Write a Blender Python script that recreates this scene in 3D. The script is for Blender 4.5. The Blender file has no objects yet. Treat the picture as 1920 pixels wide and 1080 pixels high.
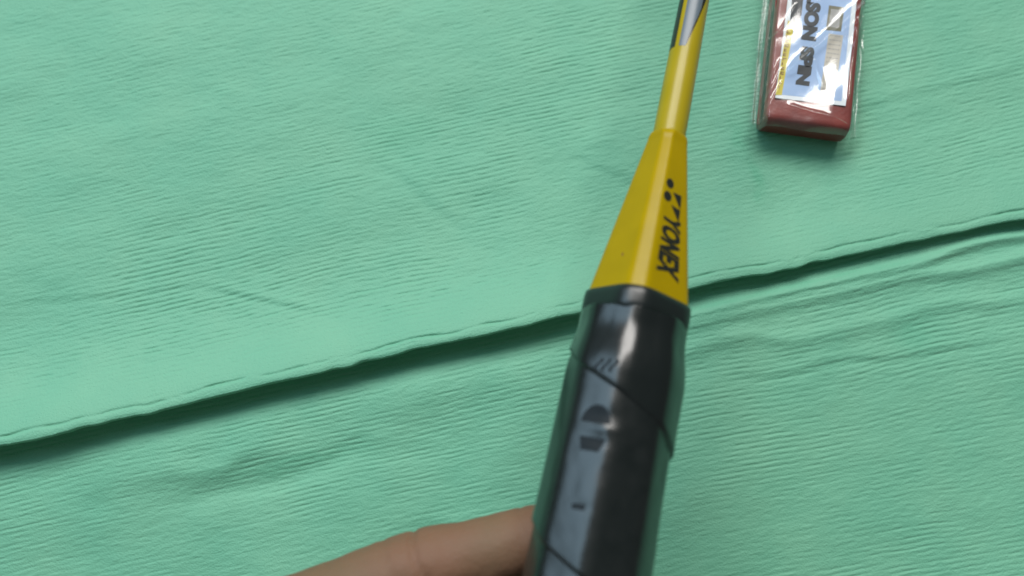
import bpy, bmesh, math
import numpy as np
from mathutils import Vector

R = math.radians
MM = 0.001
scene = bpy.context.scene
rng = np.random.default_rng(7)

# ------------------------------------------------------------------ camera
cd = bpy.data.cameras.new('camera')
cam = bpy.data.objects.new('camera', cd)
scene.collection.objects.link(cam)
scene.camera = cam
cam.location = (0.0, -0.0481, 0.2728)
cam.rotation_euler = (R(10), 0, 0)
cd.sensor_width = 36.0
cd.lens = 31.18
cd.clip_start = 0.005
cd.clip_end = 20
cd.dof.use_dof = True
cd.dof.focus_distance = 0.258
cd.dof.aperture_fstop = 6.8

# ------------------------------------------------------------------ light
world = bpy.data.worlds.new('World')
scene.world = world
world.use_nodes = True
bg = world.node_tree.nodes['Background']
bg.inputs[0].default_value = (0.96, 1.0, 0.97, 1)
bg.inputs[1].default_value = 0.125


def area(name, loc, aim, sx, sy, power, color):
    l = bpy.data.lights.new(name, 'AREA')
    l.shape = 'RECTANGLE'
    l.size, l.size_y, l.energy, l.color = sx, sy, power, color
    o = bpy.data.objects.new(name, l)
    scene.collection.objects.link(o)
    o.location = loc
    o.rotation_euler = (Vector(aim) - Vector(loc)).to_track_quat('-Z', 'Y').to_euler()
    return o


area('ceiling_lamp', (-0.03, 1.72, 1.97), (0.02, -0.03, 0), 2.15, 0.95, 92.0, (1.0, 0.97, 0.93))
area('window_light', (-0.72, 0.42, 0.86), (0, 0, 0.05), 0.62, 0.70, 5.2, (0.54, 0.80, 1.0))

vs = scene.view_settings
vs.view_transform = 'Standard'
vs.look = 'None'
vs.exposure = 0.08
vs.gamma = 1.0
scene.cycles.max_bounces = 10
scene.cycles.transparent_max_bounces = 16


# ------------------------------------------------------------------ materials
def mat(name, color, rough=0.5, **kw):
    m = bpy.data.materials.new(name)
    m.use_nodes = True
    nt = m.node_tree
    b = nt.nodes['Principled BSDF']
    b.inputs['Base Color'].default_value = (*color, 1)
    b.inputs['Roughness'].default_value = rough
    for k, v in kw.items():
        b.inputs[k.replace('_', ' ')].default_value = v
    return m, nt, b


def node(nt, t, **kw):
    n = nt.nodes.new(t)
    for k, v in kw.items():
        if k in n.inputs:
            n.inputs[k].default_value = v
        else:
            setattr(n, k, v)
    return n


def noise_bump(nt, b, scale, dist, strength=1.0, detail=4, prev=None, stretch=None):
    tc = node(nt, 'ShaderNodeTexCoord')
    n = node(nt, 'ShaderNodeTexNoise', Scale=scale, Detail=detail)
    if stretch:
        mp = node(nt, 'ShaderNodeMapping')
        mp.inputs['Scale'].default_value = stretch
        nt.links.new(tc.outputs['Object'], mp.inputs[0])
        nt.links.new(mp.outputs[0], n.inputs['Vector'])
    else:
        nt.links.new(tc.outputs['Object'], n.inputs['Vector'])
    bp = node(nt, 'ShaderNodeBump', Distance=dist, Strength=strength)
    nt.links.new(n.outputs['Fac'], bp.inputs['Height'])
    if prev:
        nt.links.new(prev.outputs[0], bp.inputs['Normal'])
    nt.links.new(bp.outputs[0], b.inputs['Normal'])
    return bp


def color_noise(nt, b, scale, c1, c2, lo=0.35, hi=0.65, detail=4):
    tc = node(nt, 'ShaderNodeTexCoord')
    n = node(nt, 'ShaderNodeTexNoise', Scale=scale, Detail=detail)
    nt.links.new(tc.outputs['Object'], n.inputs['Vector'])
    cr = node(nt, 'ShaderNodeValToRGB')
    cr.color_ramp.elements[0].position = lo
    cr.color_ramp.elements[1].position = hi
    cr.color_ramp.elements[0].color = (*c1, 1)
    cr.color_ramp.elements[1].color = (*c2, 1)
    nt.links.new(n.outputs['Fac'], cr.inputs[0])
    nt.links.new(cr.outputs[0], b.inputs['Base Color'])
    return cr


M = {}
# green ribbed plush cloth
M['cloth'], nt, b = mat('green_plush', (0.17, 0.47, 0.34), 0.7)
b.inputs['Specular IOR Level'].default_value = 0.9
b.inputs['Sheen Weight'].default_value = 0.22
b.inputs['Sheen Roughness'].default_value = 0.5
color_noise(nt, b, 38, (0.120, 0.405, 0.265), (0.150, 0.43, 0.28), 0.3, 0.7, 5)
cr = [n_ for n_ in nt.nodes if n_.type == 'VALTORGB'][0]
at = node(nt, 'ShaderNodeAttribute', attribute_name='green_spots')
mxc = node(nt, 'ShaderNodeMix', data_type='RGBA')
mxc.inputs[7].default_value = (0.07, 0.36, 0.215, 1)
nt.links.new(at.outputs['Fac'], mxc.inputs[0])
nt.links.new(cr.outputs[0], mxc.inputs[6])
nt.links.new(mxc.outputs[2], b.inputs['Base Color'])
p1 = noise_bump(nt, b, 900, 0.0003, 0.25, 3)
p2 = noise_bump(nt, b, 1900, 0.0003, 0.6, 2, prev=p1)
# thin knit: some light comes through, greener than what bounces off
tl = node(nt, 'ShaderNodeBsdfTranslucent', Color=(0.06, 0.50, 0.24, 1))
nt.links.new(p2.outputs[0], tl.inputs['Normal'])
mxs = node(nt, 'ShaderNodeMixShader', Fac=0.2)
nt.links.new(b.outputs[0], mxs.inputs[1])
nt.links.new(tl.outputs[0], mxs.inputs[2])
nt.links.new(mxs.outputs[0], nt.nodes['Material Output'].inputs['Surface'])

M['yellow'], nt, b = mat('yellow_gloss_paint', (0.50, 0.36, 0.006), 0.40, Coat_Weight=0.12, Coat_Roughness=0.2, Specular_IOR_Level=0.08)
color_noise(nt, b, 120, (0.290, 0.206, 0.0), (0.318, 0.224, 0.0))
noise_bump(nt, b, 700, 0.00006, 0.35, 2)
M['shaft'], nt, b = mat('yellow_shaft_lacquer', (0.46, 0.37, 0.02), 0.36, Coat_Weight=0.15, Coat_Roughness=0.15, Specular_IOR_Level=0.2)
color_noise(nt, b, 120, (0.30, 0.236, 0.006), (0.32, 0.25, 0.010))
M['grip'], nt, b = mat('black_polyurethane_grip', (0.010, 0.014, 0.014), 0.27, Specular_IOR_Level=0.6)
color_noise(nt, b, 300, (0.003, 0.006, 0.006), (0.006, 0.009, 0.009))
p1 = noise_bump(nt, b, 130, 0.0008, 0.12, 2)
noise_bump(nt, b, 2500, 0.00006, 0.35, 2, prev=p1)
M['dull'], nt, b = mat('dull_black_print', (0.008, 0.012, 0.015), 0.5, Specular_IOR_Level=0.15)
M['tape'], nt, b = mat('black_finishing_tape', (0.004, 0.007, 0.007), 0.24, Coat_Weight=0.1, Coat_Roughness=0.15)
noise_bump(nt, b, 120, 0.0008, 0.12, 2)
M['collar'], nt, b = mat('black_rubber_collar', (0.006, 0.010, 0.010), 0.34)
noise_bump(nt, b, 400, 0.0003, 0.3, 3)
M['black'], nt, b = mat('black_print', (0.010, 0.010, 0.008), 0.35)
M['silver'], nt, b = mat('silver_decal', (0.085, 0.115, 0.14), 0.38)
M['string'], nt, b = mat('white_string', (0.7, 0.7, 0.66), 0.4)
M['frame'], nt, b = mat('yellow_frame_lacquer', (0.46, 0.37, 0.02), 0.22)
# pack
M['red'], nt, b = mat('red_grip_rubber', (0.19, 0.022, 0.016), 0.45)
color_noise(nt, b, 220, (0.165, 0.015, 0.011), (0.205, 0.022, 0.015))
noise_bump(nt, b, 900, 0.0002, 0.4, 3)
M['label_blue'], nt, b = mat('blue_label_card', (0.24, 0.36, 0.60), 0.5)
color_noise(nt, b, 40, (0.27, 0.40, 0.63), (0.33, 0.45, 0.68))
M['label_white'], nt, b = mat('white_card', (0.70, 0.74, 0.78), 0.5)
M['label_yellow'], nt, b = mat('yellow_print', (0.55, 0.45, 0.04), 0.5)
M['label_beige'], nt, b = mat('beige_print', (0.46, 0.42, 0.36), 0.5)
M['label_olive'], nt, b = mat('olive_print', (0.13, 0.12, 0.07), 0.5)
M['label_black'], nt, b = mat('dark_navy_print', (0.010, 0.015, 0.022), 0.5)
M['label_brown'], nt, b = mat('maroon_print', (0.14, 0.035, 0.02), 0.5)
M['label_grey'], nt, b = mat('grey_print', (0.30, 0.29, 0.28), 0.5)
# clear film: a thin sheet, transparent with a mirror coat
m = bpy.data.materials.new('clear_film')
m.use_nodes = True
nt = m.node_tree
nt.nodes.clear()
out = node(nt, 'ShaderNodeOutputMaterial')
tr = node(nt, 'ShaderNodeBsdfTransparent', Color=(0.965, 0.975, 0.97, 1))
gl = node(nt, 'ShaderNodeBsdfGlossy', Roughness=0.17, Color=(1, 1, 1, 1))
df = node(nt, 'ShaderNodeBsdfDiffuse', Color=(0.85, 0.88, 0.87, 1))
lw = node(nt, 'ShaderNodeLayerWeight', Blend=0.5)
pw = node(nt, 'ShaderNodeMath', operation='POWER')
pw.inputs[1].default_value = 4.0
nt.links.new(lw.outputs['Facing'], pw.inputs[0])
fr = node(nt, 'ShaderNodeMath', operation='MULTIPLY_ADD')
fr.inputs[1].default_value = 0.85
fr.inputs[2].default_value = 0.05
nt.links.new(pw.outputs[0], fr.inputs[0])
mul = node(nt, 'ShaderNodeMath', operation='MULTIPLY')
mul.inputs[1].default_value = 1.45
mul.use_clamp = True
mx0 = node(nt, 'ShaderNodeMixShader', Fac=0.015)
mx = node(nt, 'ShaderNodeMixShader')
nt.links.new(fr.outputs[0], mul.inputs[0])
nt.links.new(mul.outputs[0], mx.inputs[0])
nt.links.new(tr.outputs[0], mx0.inputs[1])
nt.links.new(df.outputs[0], mx0.inputs[2])
nt.links.new(mx0.outputs[0], mx.inputs[1])
nt.links.new(gl.outputs[0], mx.inputs[2])
nt.links.new(mx.outputs[0], out.inputs[0])
M['film'] = m
# skin
M['skin'], nt, b = mat('skin', (0.27, 0.155, 0.095), 0.66, Specular_IOR_Level=0.35, Subsurface_Weight=0.12, Subsurface_Scale=0.004)
b.inputs['Subsurface Radius'].default_value = (1.0, 0.35, 0.2)
color_noise(nt, b, 60, (0.150, 0.083, 0.049), (0.136, 0.086, 0.048), 0.35, 0.65, 4)
tc = node(nt, 'ShaderNodeTexCoord')
vo = node(nt, 'ShaderNodeTexVoronoi', Scale=1100, feature='DISTANCE_TO_EDGE')
nt.links.new(tc.outputs['Object'], vo.inputs['Vector'])
bp = node(nt, 'ShaderNodeBump', Distance=0.00025, Strength=0.35)
nt.links.new(vo.outputs['Distance'], bp.inputs['Height'])
noise_bump(nt, b, 350, 0.0006, 0.45, 4, prev=bp)
cr = [n_ for n_ in nt.nodes if n_.type == 'VALTORGB'][0]
at = node(nt, 'ShaderNodeAttribute', attribute_name='flush')
mxc = node(nt, 'ShaderNodeMix', data_type='RGBA')
mxc.inputs[7].default_value = (0.18, 0.070, 0.042, 1)
nt.links.new(at.outputs['Fac'], mxc.inputs[0])
nt.links.new(cr.outputs[0], mxc.inputs[6])
nt.links.new(mxc.outputs[2], b.inputs['Base Color'])
M['nail'], nt, b = mat('fingernail', (0.42, 0.26, 0.20), 0.3)


# ------------------------------------------------------------------ helpers
def mesh_obj(name, v, f, m, parent=None, smooth=True, origin=None):
    v = np.asarray(v, float) * MM
    me = bpy.data.meshes.new(name)
    o = bpy.data.objects.new(name, me)
    scene.collection.objects.link(o)
    org = np.zeros(3)
    if parent is not None:
        o.parent = parent
        p = parent
        while p is not None:
            org = org + np.array(p.location)
            p = p.parent
    elif origin is not None:
        org = np.array(origin) * MM
        o.location = org
    v = v - org
    f = np.asarray(f) if not isinstance(f, list) else f
    if isinstance(f, np.ndarray):
        me.vertices.add(len(v))
        me.vertices.foreach_set('co', v.astype(np.float32).ravel())
        k = f.shape[1]
        me.loops.add(f.size)
        me.loops.foreach_set('vertex_index', f.astype(np.int32).ravel())
        me.polygons.add(len(f))
        me.polygons.foreach_set('loop_start', np.arange(0, f.size, k, dtype=np.int32))
        me.update(calc_edges=True)
    else:
        me.from_pydata([tuple(p) for p in v], [], [tuple(q) for q in f])
    me.validate()
    if smooth:
        me.polygons.foreach_set('use_smooth', np.ones(len(me.polygons), bool))
    me.materials.append(M[m])
    me.update()
    return o


def empty(name, loc):
    o = bpy.data.objects.new(name, None)
    o.empty_display_size = 0.02
    scene.collection.objects.link(o)
    o.location = np.array(loc) * MM
    return o


def tag(o, label, cat):
    o['label'] = label
    o['category'] = cat


def grid_faces(nr, nc, wrap=False):
    i, j = np.meshgrid(np.arange(nr - 1), np.arange(nc if wrap else nc - 1), indexing='ij')
    j2 = (j + 1) % nc
    return np.stack([i * nc + j, i * nc + j2, (i + 1) * nc + j2, (i + 1) * nc + j], -1).reshape(-1, 4)


def vnoise(x, y, seed):
    """smooth value noise in [-1, 1] on arrays"""
    g = np.random.default_rng(seed).uniform(-1, 1, (256, 256))
    xi, yi = np.floor(x).astype(int), np.floor(y).astype(int)
    fx, fy = x - xi, y - yi
    fx, fy = fx * fx * fx * (fx * (6 * fx - 15) + 10), fy * fy * fy * (fy * (6 * fy - 15) + 10)
    a, b_, c, d = g[xi % 256, yi % 256], g[(xi + 1) % 256, yi % 256], g[xi % 256, (yi + 1) % 256], g[(xi + 1) % 256, (yi + 1) % 256]
    return (a * (1 - fx) + b_ * fx) * (1 - fy) + (c * (1 - fx) + d * fx) * fy


def sst(x, a, b_):
    t = np.clip((x - a) / (b_ - a), 0, 1)
    return t * t * (3 - 2 * t)


# ------------------------------------------------------------------ the green cloth
FA = R(12.8)                       # direction of the pleat on the table
ea = np.array([math.cos(FA), math.sin(FA)])
eb = np.array([-math.sin(FA), math.cos(FA)])
FO = np.array([0.0, -13.3])        # a point on the pleat's lip


def spaced(lo, hi, step, far_lo, far_hi):
    mid = list(np.arange(lo, hi + 1e-6, step))
    l, s = [lo], step
    while l[-1] > far_lo:
        s *= 1.25
        l.append(l[-1] - s)
    h, s = [hi], step
    while h[-1] < far_hi:
        s *= 1.25
        h.append(h[-1] + s)
    return np.array(l[:0:-1] + mid + h[1:])


def ribs(a, q, amp=1.0):
    warp = 0.9 * vnoise(a / 45, q / 30, 1) + 0.22 * vnoise(a / 9, q / 6, 2)
    turn = 0.045 * np.clip(a, -60, 200) * sst(-q, -20, 90)      # ribs swing a little in the lower right
    ph = (q + warp + turn) / 1.55
    row = np.floor(ph)
    d_ = np.abs(ph - row - 0.5) * 1.55
    wave = 0.45 * np.cos(2 * np.pi * ph) - np.exp(-(d_ / 0.27) ** 2)
    patch = 0.62 + 0.62 * vnoise(a / 34, q / 22, 3) + 0.30 * vnoise(a / 12, q / 8, 4)
    patch = np.clip(patch, 0.22, 1.15)
    patch = patch * (1 - 0.5 * sst(q - 0.15 * a, 55, 120))
    dash = 0.62 + 0.5 * vnoise(a / 9.0, row * 3.7, 5) + 0.6 * vnoise(a / 2.2, row * 5.3, 8)
    dash = np.clip(dash, 0.12, 1.3)
    fine = 0.05 * vnoise(a / 0.9, q / 0.55, 6) + 0.05 * vnoise(a / 2.6, q / 0.8, 7)
    return amp * (0.115 * wave * patch * dash + fine * 1.15)


def waves(a, q):
    w = 1.1 * vnoise(a / 70 + 9, q / 55, 11) + 0.42 * vnoise(a / 24, q / 17 + 3, 12) + 0.13 * vnoise(a / 8, q / 6, 13)
    return w


def crease(a, q, p, k, depth, w):
    """a pulled line in the cloth from p to k: a sharp little valley with a soft shoulder"""
    dx, dy = k[0] - p[0], k[1] - p[1]
    L = math.hypot(dx, dy)
    t = ((a - p[0]) * dx + (q - p[1]) * dy) / L ** 2
    d = ((q - p[1]) * dx - (a - p[0]) * dy) / L + 1.0 * vnoise(t * 5 + p[0], 0 * t + p[1], 71)
    env = sst(t, -0.1, 0.25) * (1 - sst(t, 0.75, 1.1))
    return depth * env * (0.9 * np.exp(-((d - w) / (1.6 * w)) ** 2) - np.exp(-(d / w) ** 2))


def upper_creases(a, q):
    z = crease(a, q, (-150, 43), (-86, 33.5), 0.18, 1.5) + crease(a, q, (-92, 34.5), (-58, 18), 0.34, 1.3)
    z = z + crease(a, q, (-30, 62), (-8, 34), 0.3, 2.2) + crease(a, q, (104, 44), (190, 46), 0.2, 1.8) + crease(a, q, (30, 50), (64, 22), 0.25, 2.0)
    return z


def lower_creases(a, q):
    z = 1.3 * np.exp(-((a + 92 + 0.6 * (q + 24)) / 26) ** 2 - ((q + 20 + 3 * vnoise(a / 14, 0 * a, 72)) / 4.2) ** 2)
    z = z - 0.9 * np.exp(-((a + 78) / 30) ** 2 - ((q + 28 + 3 * vnoise(a / 11, 0 * a, 73)) / 3.5) ** 2)
    right_ = sst(a, 25, 60)
    z = z + right_ * (1.5 * np.exp(-((q + 6.5 + 1.2 * vnoise(a / 25, 0 * a, 74)) / 1.7) ** 2) + 1.1 * np.exp(-((q + 12.0 + 1.8 * vnoise(a / 30, 0 * a, 75)) / 2.2) ** 2)
                      + 0.7 * np.exp(-((q + 19 + 0.05 * (a - 60) + 2 * vnoise(a / 22, 0 * a, 76)) / 2.6) ** 2))
    z = z + crease(a, q, (60, -30), (150, -38), 0.4, 1.6) + crease(a, q, (-40, -52), (10, -60), 0.4, 1.8)
    return z


a_ax = spaced(-205, 205, 0.9, -520, 520)
b_up = spaced(0.0, 140, 0.23, 0.0, 620)[::-1]          # far -> lip
b_lo = spaced(-125, 3.0, 0.23, -520, 3.0)[::-1]        # under the lip -> near
rows = []


def row_pts(bv, z, a):
    p = FO[None] + a[:, None] * ea[None] + bv[:, None] * eb[None]
    return np.concatenate([p, z[:, None]], 1)


A = a_ax
lip_h = 9.2 - 4.8 * sst(A, -70, 160) + 0.5 * vnoise(A / 28, A * 0, 21)
bend = 1.1 * vnoise(A / 60 + 2, A * 0, 22) + 0.30 * vnoise(A / 5, A * 0, 23) + 0.4 * vnoise(A / 14, A * 0, 24)     # the lip is not straight
rr = 0.75 + lip_h * 0.05
allp = []
for bv in b_up:
    q = np.full_like(A, bv)
    rise = lip_h * np.exp(-(q / 17.0) ** 1.6)
    flat = sst(q, 0, 25)
    z = rise + waves(A, q) * (0.25 + 0.75 * flat) * (1 - 0.8 * sst(q, 200, 330))
    amp = 0.30 + 0.70 * sst(q, 3, 20)
    z = z - 0.55 * np.exp(-((q - 1.9 - 0.5 * vnoise(A / 9, A * 0, 25)) / 0.42) ** 2) * (0.55 + 0.6 * vnoise(A / 6, A * 0, 26) + 0.3 * vnoise(A / 1.7, A * 0, 27))
    z = z + ribs(A, q, amp) + upper_creases(A, q) * sst(q, 2, 14)
    fade = np.exp(-q / 12)
    allp.append(row_pts(q + bend * fade, z, A))
edge_z = allp[-1][:, 2]
for k in range(1, 25):
    th = math.pi * k / 24
    q = -rr * th
    r_ = rr + ribs(A, q, 0.55) * sst(np.array(th), 0, 0.4) + 0.12 * np.maximum(0, np.cos(2 * np.pi * (q + 0.8) / 1.9))
    bv = -r_ * math.sin(th) + bend
    z = edge_z - rr + r_ * math.cos(th)
    allp.append(row_pts(bv, z, A))
zl, bl = allp[-1][:, 2].copy(), bend.copy()
for k in range(1, 8):
    t = k / 7
    allp.append(row_pts(bl * (1 - t) + 5.0 * t + 0 * A, zl * (1 - t) + 0.1 * t, A))
for bv in b_lo:
    q = np.full_like(A, bv)
    bulge = 0.9 * np.exp(-((q + 13) / 7.0) ** 2) * (0.6 + 0.8 * vnoise(A / 30, A * 0, 31))
    z = (waves(A + 37, q - 60) + bulge) * sst(-q, -2, 10) + lower_creases(A, q) * sst(-q, 0, 5) + ribs(A, q - 11, 1.0)
    allp.append(row_pts(q, z, A))
V = np.array(allp)
cloth = mesh_obj('green_cloth', V.reshape(-1, 3), grid_faces(V.shape[0], V.shape[1]), 'cloth', origin=(0, 0, 0))
# a few soft, deeper green spots mixed into the cloth colour
ga = (V[..., :2] - FO) @ ea
gb = (V[..., :2] - FO) @ eb
st_ = np.zeros(ga.shape)
for (a0, b0, sa, sb_, k_) in ((86.5, 30, 1.7, 6.0, 0.8), (84.5, 44, 2.2, 7.0, 0.5), (70, 60, 3, 8, 0.45), (-72, -25, 18, 2.5, 0.35), (-20, 70, 9, 6, 0.35), (120, -30, 8, 5, 0.3), (95, -4, 30, 3, 0.35)):
    w_ = 1.2 * vnoise(ga / 4, gb / 4, 77)
    st_ = np.maximum(st_, k_ * np.exp(-((ga - a0 + w_) / sa) ** 2 - ((gb - b0 + 2 * w_) / sb_) ** 2))
sa_ = cloth.data.attributes.new('green_spots', 'FLOAT', 'POINT')
sa_.data.foreach_set('value', st_.astype(np.float32).ravel())
tag(cloth, 'mint green ribbed plush cloth with one long pleat across it, under everything', 'cloth')

# ------------------------------------------------------------------ badminton racket
A0 = np.array([29.6, -16.9, 63.0])            # where the cone meets the grip
dv = np.array([19.15, 85.75, -10.0])
dv /= np.linalg.norm(dv)                       # axis, towards the head
sv = np.cross(dv, [0, 0, 1.0])
sv /= np.linalg.norm(sv)
nv = np.cross(sv, dv)
ROLL = R(-10)
racket = empty('badminton_racket', A0 - dv * 130)
tag(racket, 'yellow and black badminton racket with dark wrapped handle, held above the cloth', 'racket')


def section(phi, wide, corner, p=26):
    """rounded octagon: wide faces at 45 degrees, narrow chamfers at 0, 90 ..."""
    s = np.zeros(np.broadcast(phi, wide).shape)
    for k in range(8):
        c = np.cos(phi - ROLL - k * math.pi / 4)
        d_ = corner if k % 2 == 0 else wide
        s = s + np.maximum(c, 0) ** p / d_ ** p
    return s ** (-1.0 / p)


def ax_pt(t, phi, r):
    t, phi, r = np.broadcast_arrays(t, phi, r)
    return A0 + t[..., None] * dv + (r * np.sin(phi))[..., None] * sv + (r * np.cos(phi))[..., None] * nv


def lathe(name, prof, m, n=96, p=26, parent=racket, cap=True):
    """prof rows: t, wide apothem, corner apothem"""
    prof = np.array(prof, float)
    phi = np.linspace(-math.pi, math.pi, n, endpoint=False)
    vv = []
    for t, w, c in prof:
        vv.append(ax_pt(np.full(n, t), phi, section(phi, np.full(n, w), c, p)))
    vv = np.array(vv).reshape(-1, 3)
    f = grid_faces(len(prof), n, True).tolist()
    if cap:
        f = [list(q) for q in f] + [list(range(n))[::-1], [(len(prof) - 1) * n + k for k in range(n)]]
    else:
        f = [list(q) for q in f]
    return mesh_obj(name, vv, f, m, parent)


CT, CB = 46.0, 1.5


def cone_dims(t):
    u = (t - CB) / (CT - CB)
    w = 10.1 + (4.25 - 10.1) * u
    c = 12.2 + (4.8 - 12.2) * u
    return w, c


prof = [(t, *cone_dims(t)) for t in np.linspace(0.6, CT - 1.2, 60)]
for k in range(1, 9):
    a = k / 8 * math.pi / 2
    w, c = cone_dims(CT - 1.2)
    prof.append((CT - 1.2 + 2.4 * math.sin(a), w - (w - 4.05) * (1 - math.cos(a)), c - (c - 4.05) * (1 - math.cos(a))))
cone = lathe('cone_cap', prof, 'yellow', 144, 34)
# collar of black rubber round the cone's foot
col_prof = [(2.4, 10.3, 12.1), (2.8, 10.6, 12.4), (2.5, 10.95, 12.75), (1.2, 11.1, 12.9), (-1.2, 11.1, 12.9), (-2.4, 10.95, 12.8),
            (-2.9, 10.6, 12.5), (-2.6, 10.2, 12.0)]
lathe('collar', col_prof, 'collar', 96, 18, cap=False)

# wrapped grip: a helical overlap, in a grid sheared along the helix so its edge stays clean
PITCH = 40.0
W_EDGE = -22.5


def grip_radius(name, T, Pg, Wg, w_lo, step):
    s = ((W_EDGE - Wg) / PITCH)
    s = s - np.floor(s)
    if name == 'finishing_tape':
        s = np.full_like(s, 1.0)
    base_c = 12.45 + 1.2 * sst(-T, 5, 18) + 0.25 * sst(-T, 60, 110)
    base_w = 10.4 + 1.55 * sst(-T, 4, 17) + 0.25 * sst(-T, 60, 110)
    base_c, base_w = base_c + 1.3 * sst(-T, 112, 126), base_w + 1.3 * sst(-T, 112, 126)
    lay = 0.75 * s - 0.35
    if name == 'finishing_tape':
        lay = 0.42 - 0.25 * sst(-T, 14, 5) + 0 * T
    r = section(Pg + ROLL + R(30), base_c - 0.3 + lay, base_c - 0.3 + lay, 17)
    r = r + 0.10 * vnoise(Pg * 3 + 7, T / 9, 41) + 0.03 * vnoise(Pg * 7, T / 3.4, 42)
    # shallow marks pressed into the wrap
    for (t0, p0, st, sp, dep) in ((-28.2, -0.34, 1.5, 0.24, -0.22), (-33.8, -0.36, 1.2, 0.2, -0.2),
                                  (-48, -0.36, 0.9, 0.12, -0.1), (-31, -0.30, 0.9, 0.3, 0.14)):
        r = r + dep * np.exp(-((T - t0) / st) ** 2 - ((Pg - p0) / sp) ** 2)
    if name == 'finishing_tape':                      # the free edge rolls down onto the layer below
        r = r - 0.25 * (Wg <= w_lo + step * 0.6)
    return r


def grip_patch(name, w_hi, w_lo, m, tmax, tmin):
    n, step = 160, 0.4
    phi = np.linspace(-math.pi, math.pi, n + 1)
    w = np.arange(w_hi, w_lo - 1e-6, -step)
    Wg, Pg = np.meshgrid(w, phi, indexing='ij')
    T = np.clip(Wg - PITCH * (Pg + 0.28 * np.sin(2 * Pg) * 0) / (2 * math.pi), tmin, tmax)
    r = grip_radius(name, T, Pg, Wg, w_lo, step)
    vv = ax_pt(T, Pg, r)
    return mesh_obj(name, vv.reshape(-1, 3), grid_faces(len(w), n + 1), m, racket)


grip_patch('finishing_tape', 20.0, W_EDGE, 'tape', -2.2, -200)
grip_patch('grip_wrap', W_EDGE + 3.2, -155.0, 'grip', -6.0, -127.0)


def grip_mark(name, rows, tape=False):
    """flat dull print on the wrap; rows of (t, phi_lo, phi_hi)"""
    rows = np.array(rows)
    k = np.linspace(0, 1, 9)
    t = np.repeat(rows[:, :1], 9, 1)
    ph = rows[:, 1:2] + (rows[:, 2:3] - rows[:, 1:2]) * k[None]
    w = t + PITCH * ph / (2 * math.pi)
    rad = grip_radius('finishing_tape' if tape else 'grip_wrap', t, ph, w, -999, 0.4) + 0.05
    return mesh_obj(name, ax_pt(t, ph, rad).reshape(-1, 3), grid_faces(len(rows), 9), 'dull', racket)


PC = -0.42
for k in range(3):      # a small three-stroke glyph
    grip_mark('glyph_mark', [(t, PC - 0.16 + 0.05 * math.sin((t + 17) * 1.4) + 0.13 * k, PC - 0.10 + 0.05 * math.sin((t + 17) * 1.4) + 0.13 * k) for t in np.linspace(-18.6, -15.6, 9)], tape=True)
grip_mark('half_disc_mark', [(t, PC - 0.27 * math.sqrt(max(0.0, 1 - ((t + 30.2) / 4.3) ** 2)), PC + 0.25 * math.sqrt(max(0.0, 1 - ((t + 30.2) / 4.3) ** 2))) for t in np.linspace(-30.0, -25.95, 12)])
grip_mark('bar_mark', [(t, PC - 0.22 - 0.02 * (t + 34), PC + 0.20 + 0.03 * (t + 34)) for t in np.linspace(-36.2, -33.2, 8)])
grip_mark('dash_mark', [(t, PC - 0.12, PC + 0.10) for t in np.linspace(-48.8, -47.6, 4)])
lathe('butt_cap', [(-126.0, 11.0, 12.6), (-126.5, 13.4, 15.0), (-129.0, 13.4, 15.0), (-130.0, 12.4, 14.0)], 'collar', 96, 30)

# shaft, slightly slimmer towards the head
sh = []
for t in np.linspace(44, 262, 60):
    rad = 4.12 - 0.32 * sst(t, 48, 100)
    sh.append((t, rad, rad))
shaft = lathe('shaft', sh, 'shaft', 64, 2.0001)
# the shaft is a plain tube: rebuild its radius exactly (p-norm 2 of eight faces is a circle of another size)
n = 64
phi = np.linspace(-math.pi, math.pi, n, endpoint=False)
co = []
for t, rad, _ in sh:
    co.append(ax_pt(np.full(n, t), phi, np.full(n, rad)))
co = np.array(co).reshape(-1, 3) * MM - np.array(racket.location)
shaft.data.vertices.foreach_set('co', co.astype(np.float32).ravel())
shaft.data.update()


def shaft_rad(t):
    return 4.12 - 0.32 * sst(np.asarray(t, float), 48, 100)


def shaft_patch(name, m, lo, hi, t0, t1, n=70):
    """decal on the shaft between the angles lo(t) and hi(t)"""
    t = np.linspace(t0, t1, n)
    vv = []
    for k in np.linspace(0, 1, 16):
        ph = lo(t) * (1 - k) + hi(t) * k
        vv.append(ax_pt(t, ph, shaft_rad(t) + 0.06))
    vv = np.array(vv)
    return mesh_obj(name, vv.reshape(-1, 3), grid_faces(16, n), m, shaft)


T0 = 71.5
c_ = lambda v: (lambda t: np.full_like(t, R(v)))
shaft_patch('black_stripe', 'black', c_(-150), c_(-50), T0, 236)
shaft_patch('silver_stripe', 'silver', c_(-33), lambda t: R(-8) + R(36) * sst(t, T0, T0 + 14), T0, 236)
shaft_patch('black_wedge', 'black', lambda t: R(-8) + R(36) * sst(t, T0, T0 + 14) + R(0.5), lambda t: R(-7) + R(72) * np.clip((t - T0) / 22, 0, 1), T0 + 0.5, 236)

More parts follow.
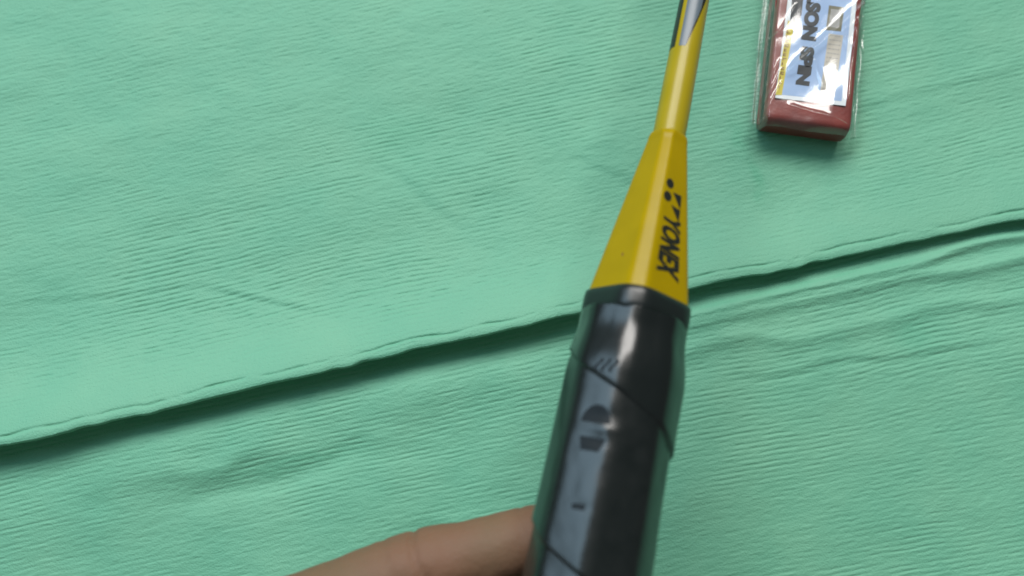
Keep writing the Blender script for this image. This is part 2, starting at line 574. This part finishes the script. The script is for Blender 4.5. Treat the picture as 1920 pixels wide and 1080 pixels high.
# head: T-joint, frame and strings, lying on the cloth beyond the picture
head_c, ra, rb = 385.0, 122.0, 98.0
tt = np.linspace(0, 2 * math.pi, 121)[:-1]
ring = []
for u in tt:
    cx, cy = head_c + ra * math.cos(u), rb * math.sin(u)
    nx, ny = math.cos(u) / ra, math.sin(u) / rb
    l = math.hypot(nx, ny)
    for k in range(10):
        w = 2 * math.pi * k / 10
        o1, o2 = 4.2 * math.cos(w), 4.8 * math.sin(w)
        ring.append(A0 + dv * (cx + nx / l * o1) + sv * (cy + ny / l * o1) + nv * o2)
f = []
for i in range(120):
    for k in range(10):
        f.append([i * 10 + k, i * 10 + (k + 1) % 10, ((i + 1) % 120) * 10 + (k + 1) % 10, ((i + 1) % 120) * 10 + k])
frame = mesh_obj('head_frame', ring, f, 'frame', racket)
lathe('shaft_joint', [(246, 4.2, 4.2), (250, 5.2, 5.2), (258, 5.4, 5.4), (264, 4.6, 4.6)], 'collar', 32, 8)
vv, f = [], []


def bar(p, q, up, r=0.35):
    d_ = q - p
    s_ = np.cross(d_, up)
    s_ = s_ / np.linalg.norm(s_) * r
    u_ = up * r
    b0 = len(vv)
    for e_ in (p, q):
        for a_, c2 in ((-1, -1), (1, -1), (1, 1), (-1, 1)):
            vv.append(e_ + s_ * a_ + u_ * c2)
    for k in range(4):
        f.append([b0 + k, b0 + (k + 1) % 4, b0 + 4 + (k + 1) % 4, b0 + 4 + k])


for y in np.arange(-88, 89, 8.0):
    hx = (ra - 3) * math.sqrt(max(0, 1 - (y / (rb - 3)) ** 2))
    bar(A0 + dv * (head_c - hx) + sv * y, A0 + dv * (head_c + hx) + sv * y, nv)
for x in np.arange(-112, 113, 8.0):
    hy = (rb - 3) * math.sqrt(max(0, 1 - (x / (ra - 3)) ** 2))
    bar(A0 + dv * (head_c + x) - sv * hy + nv * 0.5, A0 + dv * (head_c + x) + sv * hy + nv * 0.5, nv)
sb = mesh_obj('string_bed', vv, f, 'string', racket, smooth=False)
sb['kind'] = 'stuff'


# ------------------------------------------------------------------ lettering
def text_mesh(s, bold=0.0, sx=1.0):
    cu = bpy.data.curves.new('t', 'FONT')
    cu.body = s
    cu.offset = bold
    cu.resolution_u = 4
    o = bpy.data.objects.new('t', cu)
    scene.collection.objects.link(o)
    bpy.context.view_layer.update()
    dg = bpy.context.evaluated_depsgraph_get()
    me = bpy.data.meshes.new_from_object(o.evaluated_get(dg))
    v = np.array([tuple(p.co) for p in me.vertices])[:, :2]
    f = [list(p.vertices) for p in me.polygons]
    bpy.data.objects.remove(o)
    bpy.data.curves.remove(cu)
    bpy.data.meshes.remove(me)
    v = v - v.min(0)
    v = v / v.max(0)
    return v, f                        # in the unit square


def cone_print(name, uv, f):
    """uv: u = axial t, v = across the right wide face, -1 (chamfer side) .. 1"""
    uv = np.asarray(uv, float)
    t, x = uv[:, 0], uv[:, 1]
    w, c = cone_dims(t)
    half = (c * math.sqrt(2) - w)               # half width of the wide face
    ph0 = ROLL + math.pi / 4
    r_ax = w + 0.12
    loc_s = r_ax * math.sin(ph0) + x * half * math.cos(ph0)
    loc_n = r_ax * math.cos(ph0) - x * half * math.sin(ph0)
    ph = np.arctan2(loc_s, loc_n)
    rs = section(ph, w, c, 34) + 0.1
    loc_s, loc_n = rs * np.sin(ph), rs * np.cos(ph)
    p = A0 + t[:, None] * dv + loc_s[:, None] * sv + loc_n[:, None] * nv
    return mesh_obj(name, p, f, 'black', cone, smooth=False)


# maker's word, read from the tip of the cone downwards, letter tops to the right
v, f = text_mesh('YONEX', 0.05)
t_hi, t_lo = 23.4, 7.6
u = v[:, 0]
hgt = v[:, 1]
t = t_hi + (t_lo - t_hi) * u - 0.9 * (hgt - 0.5)
cone_print('brand_lettering', np.stack([t, -0.70 + 1.18 * hgt], 1), f)


def disc(cx, cy, rx, ry, n=24):
    a = np.linspace(0, 2 * math.pi, n, endpoint=False)
    return np.stack([cx + rx * np.cos(a), cy + ry * np.sin(a)], 1), [list(range(n))]


uv, f = disc(31.7, -0.56, 1.3, 0.31)
cone_print('emblem_dot', uv, f)
uv, f = disc(28.0, -0.62, 1.3, 0.30)
cone_print('emblem_dot', uv, f)
cone_print('emblem_triangle', [(29.8, -0.24), (30.0, 0.46), (26.2, 0.40)], [[0, 1, 2]])
cone_print('emblem_triangle', [(26.2, -0.28), (26.0, 0.40), (22.6, 0.32)], [[0, 1, 2]])

# a chip in the paint low on the left face
av = np.linspace(0, 2 * math.pi, 14, endpoint=False)
ct = 11.2 + 0.45 * np.cos(av) * (1 + 0.2 * np.sin(3 * av))
cp = R(-44) + 0.034 * np.sin(av)
cw, cc = cone_dims(ct)
mesh_obj('paint_chip', ax_pt(ct, cp, section(cp, cw, cc, 34) + 0.05), [list(range(14))], 'label_brown', cone, smooth=False)

# ------------------------------------------------------------------ red grip in its clear sleeve
PE = np.array([math.cos(R(-8.5)), math.sin(R(-8.5)), 0])
PA = np.array([-PE[1], PE[0], 0])
PO = np.array([78.0, 50.8, 0])
pack = empty('grip_pack', PO + PE * 13.5 + PA * 45)
tag(pack, 'red replacement grip with blue label sealed in crinkled clear plastic', 'grip pack')


def pk(x, y, z):
    x, y, z = np.broadcast_arrays(np.asarray(x, float), np.asarray(y, float), np.asarray(z, float))
    return PO + x[..., None] * PE + y[..., None] * PA + z[..., None] * np.array([0, 0, 1.0])


# coiled band: a flattened roll, round ends, 27 mm wide
HT, LEN = 12.0, 92.0
prof = []
for k in range(25):
    a = -math.pi / 2 + math.pi * k / 24
    prof.append((2.4 - 3.1 * abs(math.cos(a)) ** 0.85, HT / 2 + 0.2 + HT / 2 * math.sin(a) * 1.0))
prof = [(y, z) for y, z in prof]
top = [(y, HT + 0.2) for y in np.linspace(4, LEN - 5, 40)]
endp = [(LEN - (y), z) for y, z in prof[::-1]]
loop = prof + top + endp + [(y, 0.2) for y in np.linspace(LEN - 5, 4, 40)]
loop = np.array(loop)
xs = np.array([0, 0.15, 0.6, 1.6, 4, 9, 13.5, 18, 23, 25.4, 26.4, 26.85, 27.0])
ins = np.array([1.0, 0.45, 0.12, 0, 0, 0, 0, 0, 0, 0, 0.12, 0.45, 1.0])
cy, cz = LEN / 2, HT / 2 + 0.2
vv = []
for x, i_ in zip(xs, ins):
    yy = loop[:, 0] + np.sign(cy - loop[:, 0]) * i_ * 1.3
    zz = loop[:, 1] + np.clip((cz - loop[:, 1]) / 3, -1, 1) * i_ * 1.7
    zz = zz - 0.9 * ((x - 13.5) / 13.5) ** 2 * (loop[:, 1] > cz) * 0.5
    vv.append(pk(x, yy, zz))
vv = np.array(vv)
nl = len(loop)
f = [list(q) for q in grid_faces(len(xs), nl, True)] + [list(range(nl)), [(len(xs) - 1) * nl + k for k in range(nl)][::-1]]
mesh_obj('grip_roll', vv.reshape(-1, 3), f, 'red', pack)

LZ = HT + 0.45


def flat(name, pts, m, parent, z, th=0.0):
    pts = np.asarray(pts, float)
    n_ = len(pts)
    p = pk(pts[:, 0], pts[:, 1], z)
    if th:
        q = pk(pts[:, 0], pts[:, 1], z - th)
        f = [list(range(n_)), list(range(n_, 2 * n_))[::-1]] + [[k, n_ + k, n_ + (k + 1) % n_, (k + 1) % n_] for k in range(n_)]
        return mesh_obj(name, np.concatenate([p, q]), f, m, parent, smooth=False)
    return mesh_obj(name, p, [list(range(n_))], m, parent, smooth=False)


label = flat('label_card', [(2.5, 7.3), (24.3, 7.9), (25.4, 80), (4.2, 80)], 'label_white', pack, LZ, 0.25)
flat('blue_field', [(4.3, 8.6), (22.9, 9.2), (24.0, 79), (5.6, 79)], 'label_blue', label, LZ + 0.03)
flat('yellow_band', [(2.5, 8.2), (4.4, 8.5), (6.1, 32.5), (4.0, 33.5)], 'label_yellow', label, LZ + 0.05)
flat('dark_corner', [(4.6, 33.0), (6.6, 31.0), (8.0, 36.0), (8.6, 79), (4.4, 79)], 'label_black', label, LZ + 0.06)
flat('beige_panel', [(16.0, 9.9), (20.6, 10.2), (21.6, 31.0), (17.0, 31.0)], 'label_beige', label, LZ + 0.06)
flat('olive_box', [(16.0, 32.0), (20.8, 32.2), (21.2, 40.5), (16.3, 40.5)], 'label_olive', label, LZ + 0.06)
flat('olive_box', [(16.4, 43.0), (21.2, 43.2), (21.6, 51.5), (16.7, 51.5)], 'label_olive', label, LZ + 0.06)
flat('olive_box_field', [(16.8, 33.2), (20.0, 33.3), (20.3, 39.4), (17.0, 39.4)], 'label_grey', label, LZ + 0.08)


def label_text(name, s, x0, x1, y_top, y_bot, m, bold, slant=0.045):
    v, f = text_mesh(s, bold)
    y = y_top + (y_bot - y_top) * v[:, 0]
    x = x0 + (x1 - x0) * v[:, 1] + slant * (y - y_bot)
    mesh_obj(name, pk(x, y, LZ + 0.09), f, m, label, smooth=False)


label_text('maker_lettering', 'LSON', 8.5, 13.3, 43.6, 27.7, 'label_black', 0.075)
label_text('maker_lettering', 'SPIN', 8.2, 12.6, 25.6, 12.6, 'label_black', 0.075)
# fine print, too small to read: rows of little strokes
vv, f = [], []


def stroke(x0, y0, x1, y1):
    b0 = len(vv)
    for x, y in ((x0, y0), (x1, y0), (x1, y1), (x0, y1)):
        vv.append(pk(x + 0.048 * (y - 10), y, LZ + 0.10))
    f.append([b0, b0 + 1, b0 + 2, b0 + 3])


for y in np.arange(10.5, 30, 1.55):
    w = 1.1 + rng.uniform(-0.3, 0.3)
    stroke(3.0, y, 3.0 + 0.3, y + 0.95)
    if rng.random() < 0.8:
        stroke(3.0, y, 3.0 + w, y + 0.28)
    if rng.random() < 0.7:
        stroke(3.0, y + 0.68, 3.0 + w, y + 0.95)
fine = mesh_obj('fine_print', np.array(vv).reshape(-1, 3), f, 'label_brown', label, smooth=False)
vv, f = [], []
for y in np.arange(10.8, 30.5, 1.5):
    x = 16.4
    while x < 19.6:
        l = rng.uniform(0.3, 1.1)
        stroke(x, y, min(x + l, 20.0), y + 0.32)
        x += l + 0.3
mesh_obj('fine_print', np.array(vv).reshape(-1, 3), f, 'label_grey', label, smooth=False)

# the clear sleeve: a tube of thin film, flaps at both sides, creased over the label
X = np.linspace(-3.4, 32.0, 190)
Y = np.concatenate([np.linspace(-1.5, 46, 250), np.linspace(46.5, 98, 60)])
Xg, Yg = np.meshgrid(X, Y, indexing='ij')


def ridge(p, q, h, w, taper=True):
    p, q = np.array(p), np.array(q)
    d_ = q - p
    L = np.hypot(*d_)
    t = ((Xg - p[0]) * d_[0] + (Yg - p[1]) * d_[1]) / L ** 2
    dist = ((Xg - p[0]) * -d_[1] + (Yg - p[1]) * d_[0]) / L
    env = sst(t, -0.06, 0.12) * (1 - sst(t, 0.88, 1.06)) if taper else 1
    return h * np.exp(-np.abs(dist / w) ** 1.25) * env


z = HT + 0.95 + 0 * Xg
z += 0.55 * vnoise(Xg / 8 + 3, Yg / 11, 51) + 0.12 * vnoise(Xg / 3.2, Yg / 5, 52)
z += ridge((31, 47), (5.5, 16.0), 2.3, 1.25)           # long diagonal crease
z += ridge((25.2, 40), (24.0, 7.0), 1.0, 0.7)
z += ridge((20.5, 32), (27.5, 36.5), 0.9, 0.8)
z += ridge((20.5, 32), (23.4, 27.0), 0.8, 0.7)
z += ridge((7.0, 5.6), (25.5, 1.0), 0.7, 0.8)
z += ridge((13, 22), (17, 12), 0.6, 0.8)
for (x0, y0, x1, y1) in ((-0.5, 5, 3.4, 17), (0.3, 3, 4.0, 13), (-0.8, 9, 2.8, 20), (0.5, 27, 6.0, 39), (-1, 27.5, 5.5, 29.5)):
    z += ridge((x0, y0), (x1, y1), 0.6, 0.35)
z += 1.9 * np.exp(-((Xg - 19.5 - 1.5 * vnoise(Yg / 6, Xg / 8, 59)) / 6.0) ** 2 - ((Yg - 4.5) / 10.0) ** 2)
z += 0.9 * np.exp(-((Xg - 8.0) / 3.0) ** 2 - ((Yg - 27) / 6.0) ** 2)
z = np.maximum(z, HT + 0.72)
# fall to the flaps at either side and over the near end
left = sst(Xg, -1.6, 1.0)
right = 1 - sst(Xg, 26.4, 29.2)
near = sst(Yg, -1.5, 0.6) ** 0.5
flapz = 4.4 + 0.45 * vnoise(Yg / 19, Xg / 5, 53) + 0.12 * vnoise(Yg / 7, Xg / 1.6, 54)
flapz = flapz + (0.10 * (22 - Yg) - 0.04 * (Xg - 30)) * 0.5 - 2.6 * sst(Xg + 0.5 * vnoise(Yg / 8, 0 * Yg, 55), 31.0, 32.2)
flapz = flapz + 1.1 * np.exp(-((Xg - 29.6 - 0.7 * vnoise(Yg / 9, 0 * Yg, 56)) / 0.7) ** 2) + 1.2 * np.exp(-((Xg + 2.7) / 0.5) ** 2)
side = np.minimum(left, right)
z = flapz * (1 - side) + z * side
tuck = 1.2 + 9.9 * side
z = np.minimum(z, tuck + (z - tuck) * near)
# film keeps outside the roll
xe = Xg + 0.25 * vnoise(Yg / 6, Xg / 9, 57)
ye = Yg + 0.35 * vnoise(Xg / 6, Yg / 6, 58) * (1 - near)
topv = pk(xe, ye, z).reshape(-1, 3)
f1 = grid_faces(len(X), len(Y))[:, ::-1]
film = mesh_obj('clear_sleeve', topv, f1, 'film', pack)
zb = 0.75 + 0 * Xg[::6, ::6]
botv = pk(Xg[::6, ::6], Yg[::6, ::6], zb * 0 + 0.12).reshape(-1, 3)
mesh_obj('clear_sleeve_back', botv, grid_faces(*Xg[::6, ::6].shape), 'film', pack)

# ------------------------------------------------------------------ the hand holding the handle from the left
chains = [
    # joints (x, y, z, r)
    [(-92, -128, 52, 13), (-62, -93, 49, 11.5), (-42, -85.6, 46.6, 9.6), (-29, -80.8, 45, 10.1), (-22, -78.5, 44.6, 10.0), (-10, -75.2, 44.6, 8.5), (4, -71.5, 45.2, 8.3), (14, -69, 46.2, 7.6), (22, -67.4, 47.4, 6.3)],
    [(-90, -140, 54, 13), (-62, -113, 47, 11), (-40, -108, 44, 9.6), (-16, -103, 42.5, 9.6), (2, -100, 43, 8.6), (17, -98, 45.5, 8.3), (27, -97, 52, 7.6), (33, -97, 60, 6.5)],
    [(-88, -150, 56, 13), (-58, -131, 49, 10.5), (-38, -127, 45.5, 9.4), (-17, -122, 43.5, 9.4), (0, -119, 44, 8.4), (13, -117, 46.5, 8.1), (23, -116, 53, 7.4), (28, -116, 60, 6.3)],
    [(-88, -158, 60, 13), (-52, -148, 53, 9.8), (-35, -145, 49.5, 8.4), (-19, -141, 47.5, 8.4), (-4, -138, 47.5, 7.4), (7, -136, 50, 7.0), (14, -135, 55, 6.3), (17, -135, 61, 5.4)],
    [(-86, -165, 70, 15), (-62, -140, 82, 14), (-42, -120, 89, 10.6), (-26, -111, 93, 9.2), (-14, -106, 95, 9.6), (-2, -101, 95.5, 9.0), (8, -97, 94.5, 7.0)],
    # palm webbing and forearm
    [(-62, -93, 50, 10), (-62, -113, 49, 11), (-58, -131, 51, 10.5), (-52, -148, 55, 10)],
    [(-78, -112, 54, 12), (-80, -130, 55, 13), (-76, -146, 58, 13)],
    [(-66, -122, 62, 10), (-72, -135, 70, 13), (-58, -146, 66, 11), (-50, -138, 62, 9)],
    [(-92, -150, 62, 17), (-112, -185, 62, 19), (-125, -205, 62, 21), (-160, -260, 64, 26), (-205, -330, 68, 33), (-250, -400, 72, 37)],
    [(-98, -140, 58, 14), (-118, -178, 58, 17), (-140, -205, 60, 20), (-175, -260, 64, 26)],
]
bmh = bmesh.new()
ico = bmesh.new()
bmesh.ops.create_icosphere(ico, subdivisions=3, radius=1)
SV = np.array([tuple(v.co) for v in ico.verts])
ico.free()


def hull(p, q):
    pts = np.concatenate([SV * p[3] + np.array(p[:3]), SV * q[3] + np.array(q[:3])])
    vs_ = [bmh.verts.new(tuple(c)) for c in pts]
    res = bmesh.ops.convex_hull(bmh, input=vs_)
    dead = [g for g in res['geom_interior'] if isinstance(g, bmesh.types.BMVert)]
    bmesh.ops.delete(bmh, geom=dead, context='VERTS')


for c in chains:
    for p, q in zip(c[:-1], c[1:]):
        hull(p, q)
me = bpy.data.meshes.new('hand_raw')
bmh.to_mesh(me)
bmh.free()
tmp = bpy.data.objects.new('hand_raw', me)
scene.collection.objects.link(tmp)
md = tmp.modifiers.new('r', 'REMESH')
md.mode = 'VOXEL'
md.voxel_size = 1.0
sm = tmp.modifiers.new('s', 'SMOOTH')
sm.factor, sm.iterations = 0.5, 9
dg = bpy.context.evaluated_depsgraph_get()
ev = bpy.data.meshes.new_from_object(tmp.evaluated_get(dg))
hv = np.array([tuple(v.co) for v in ev.vertices])
hn = np.array([tuple(v.normal) for v in ev.vertices])
hf = [list(p.vertices) for p in ev.polygons]
bpy.data.objects.remove(tmp)
# creases at the finger joints, soft folds
for c in chains[:4]:
    for k, dep, w in ((4, 0.8, 0.9), (3, 0.4, 0.9), (6, 0.45, 0.8), (1, 0.3, 2.0)):
        if k >= len(c):
            continue
        j = np.array(c[k][:3])
        ax = np.array(c[k][:3]) - np.array(c[k - 1][:3])
        ax = ax / np.linalg.norm(ax)
        near_ = np.linalg.norm(hv - j, axis=1) < 15
        dd = (hv - j) @ ax
        wob = 0.9 * np.sin(hv[:, 2] * 0.5 + hv[:, 1] * 0.35)
        hv = hv - hn * (dep * np.exp(-((dd + wob) / w) ** 2) * near_)[:, None]
hv = hv + hn * (0.30 * vnoise(hv[:, 0] / 9 + 20, hv[:, 2] / 6, 62) + 0.22 * vnoise(hv[:, 0] / 5 + 40, hv[:, 1] / 5 + hv[:, 2] / 7, 61))[:, None]
hand = mesh_obj('hand', hv, np.array(hf) if len({len(q) for q in hf}) == 1 else hf, 'skin', origin=(-100, -150, 60))
tag(hand, 'bare left hand with a finger reaching under the black racket handle', 'hand')
fl = np.zeros(len(hv))
for c in chains[:4]:
    for k in (4, 6):
        j = np.array(c[k][:3]) + np.array([4.0, 0, 4.0])
        fl = np.maximum(fl, 0.5 * np.exp(-np.sum((hv - j) ** 2, 1) / 110.0))
fa = hand.data.attributes.new('flush', 'FLOAT', 'POINT')
fa.data.foreach_set('value', fl.astype(np.float32))
# finger nails
for c, up in ((chains[0], (0.1, -0.2, -1)), (chains[1], (1, 0, 0.1)), (chains[2], (1, 0, 0.1)), (chains[3], (1, 0, 0.1)), (chains[4], (-0.1, -0.2, 1))):
    tip, pre = np.array(c[-1]), np.array(c[-2])
    ax = tip[:3] - pre[:3]
    ax /= np.linalg.norm(ax)
    up = np.array(up, float)
    up -= ax * (up @ ax)
    up /= np.linalg.norm(up)
    sd = np.cross(ax, up)
    g = []
    for uu in np.linspace(-1, 1, 9):
        for w in np.linspace(-1, 1, 9):
            ang = w * 0.85
            lim = 1 - 0.25 * abs(w) ** 3
            r_ = tip[3] + 0.35 + (0.2 if uu > 0 else 0.1)
            g.append(tip[:3] - ax * 1.5 + ax * (uu * 5.2 * lim) + up * r_ * math.cos(ang) * (1 - 0.12 * max(0, uu) ** 2) + sd * r_ * math.sin(ang))
    mesh_obj('nail', np.array(g), grid_faces(9, 9), 'nail', hand)
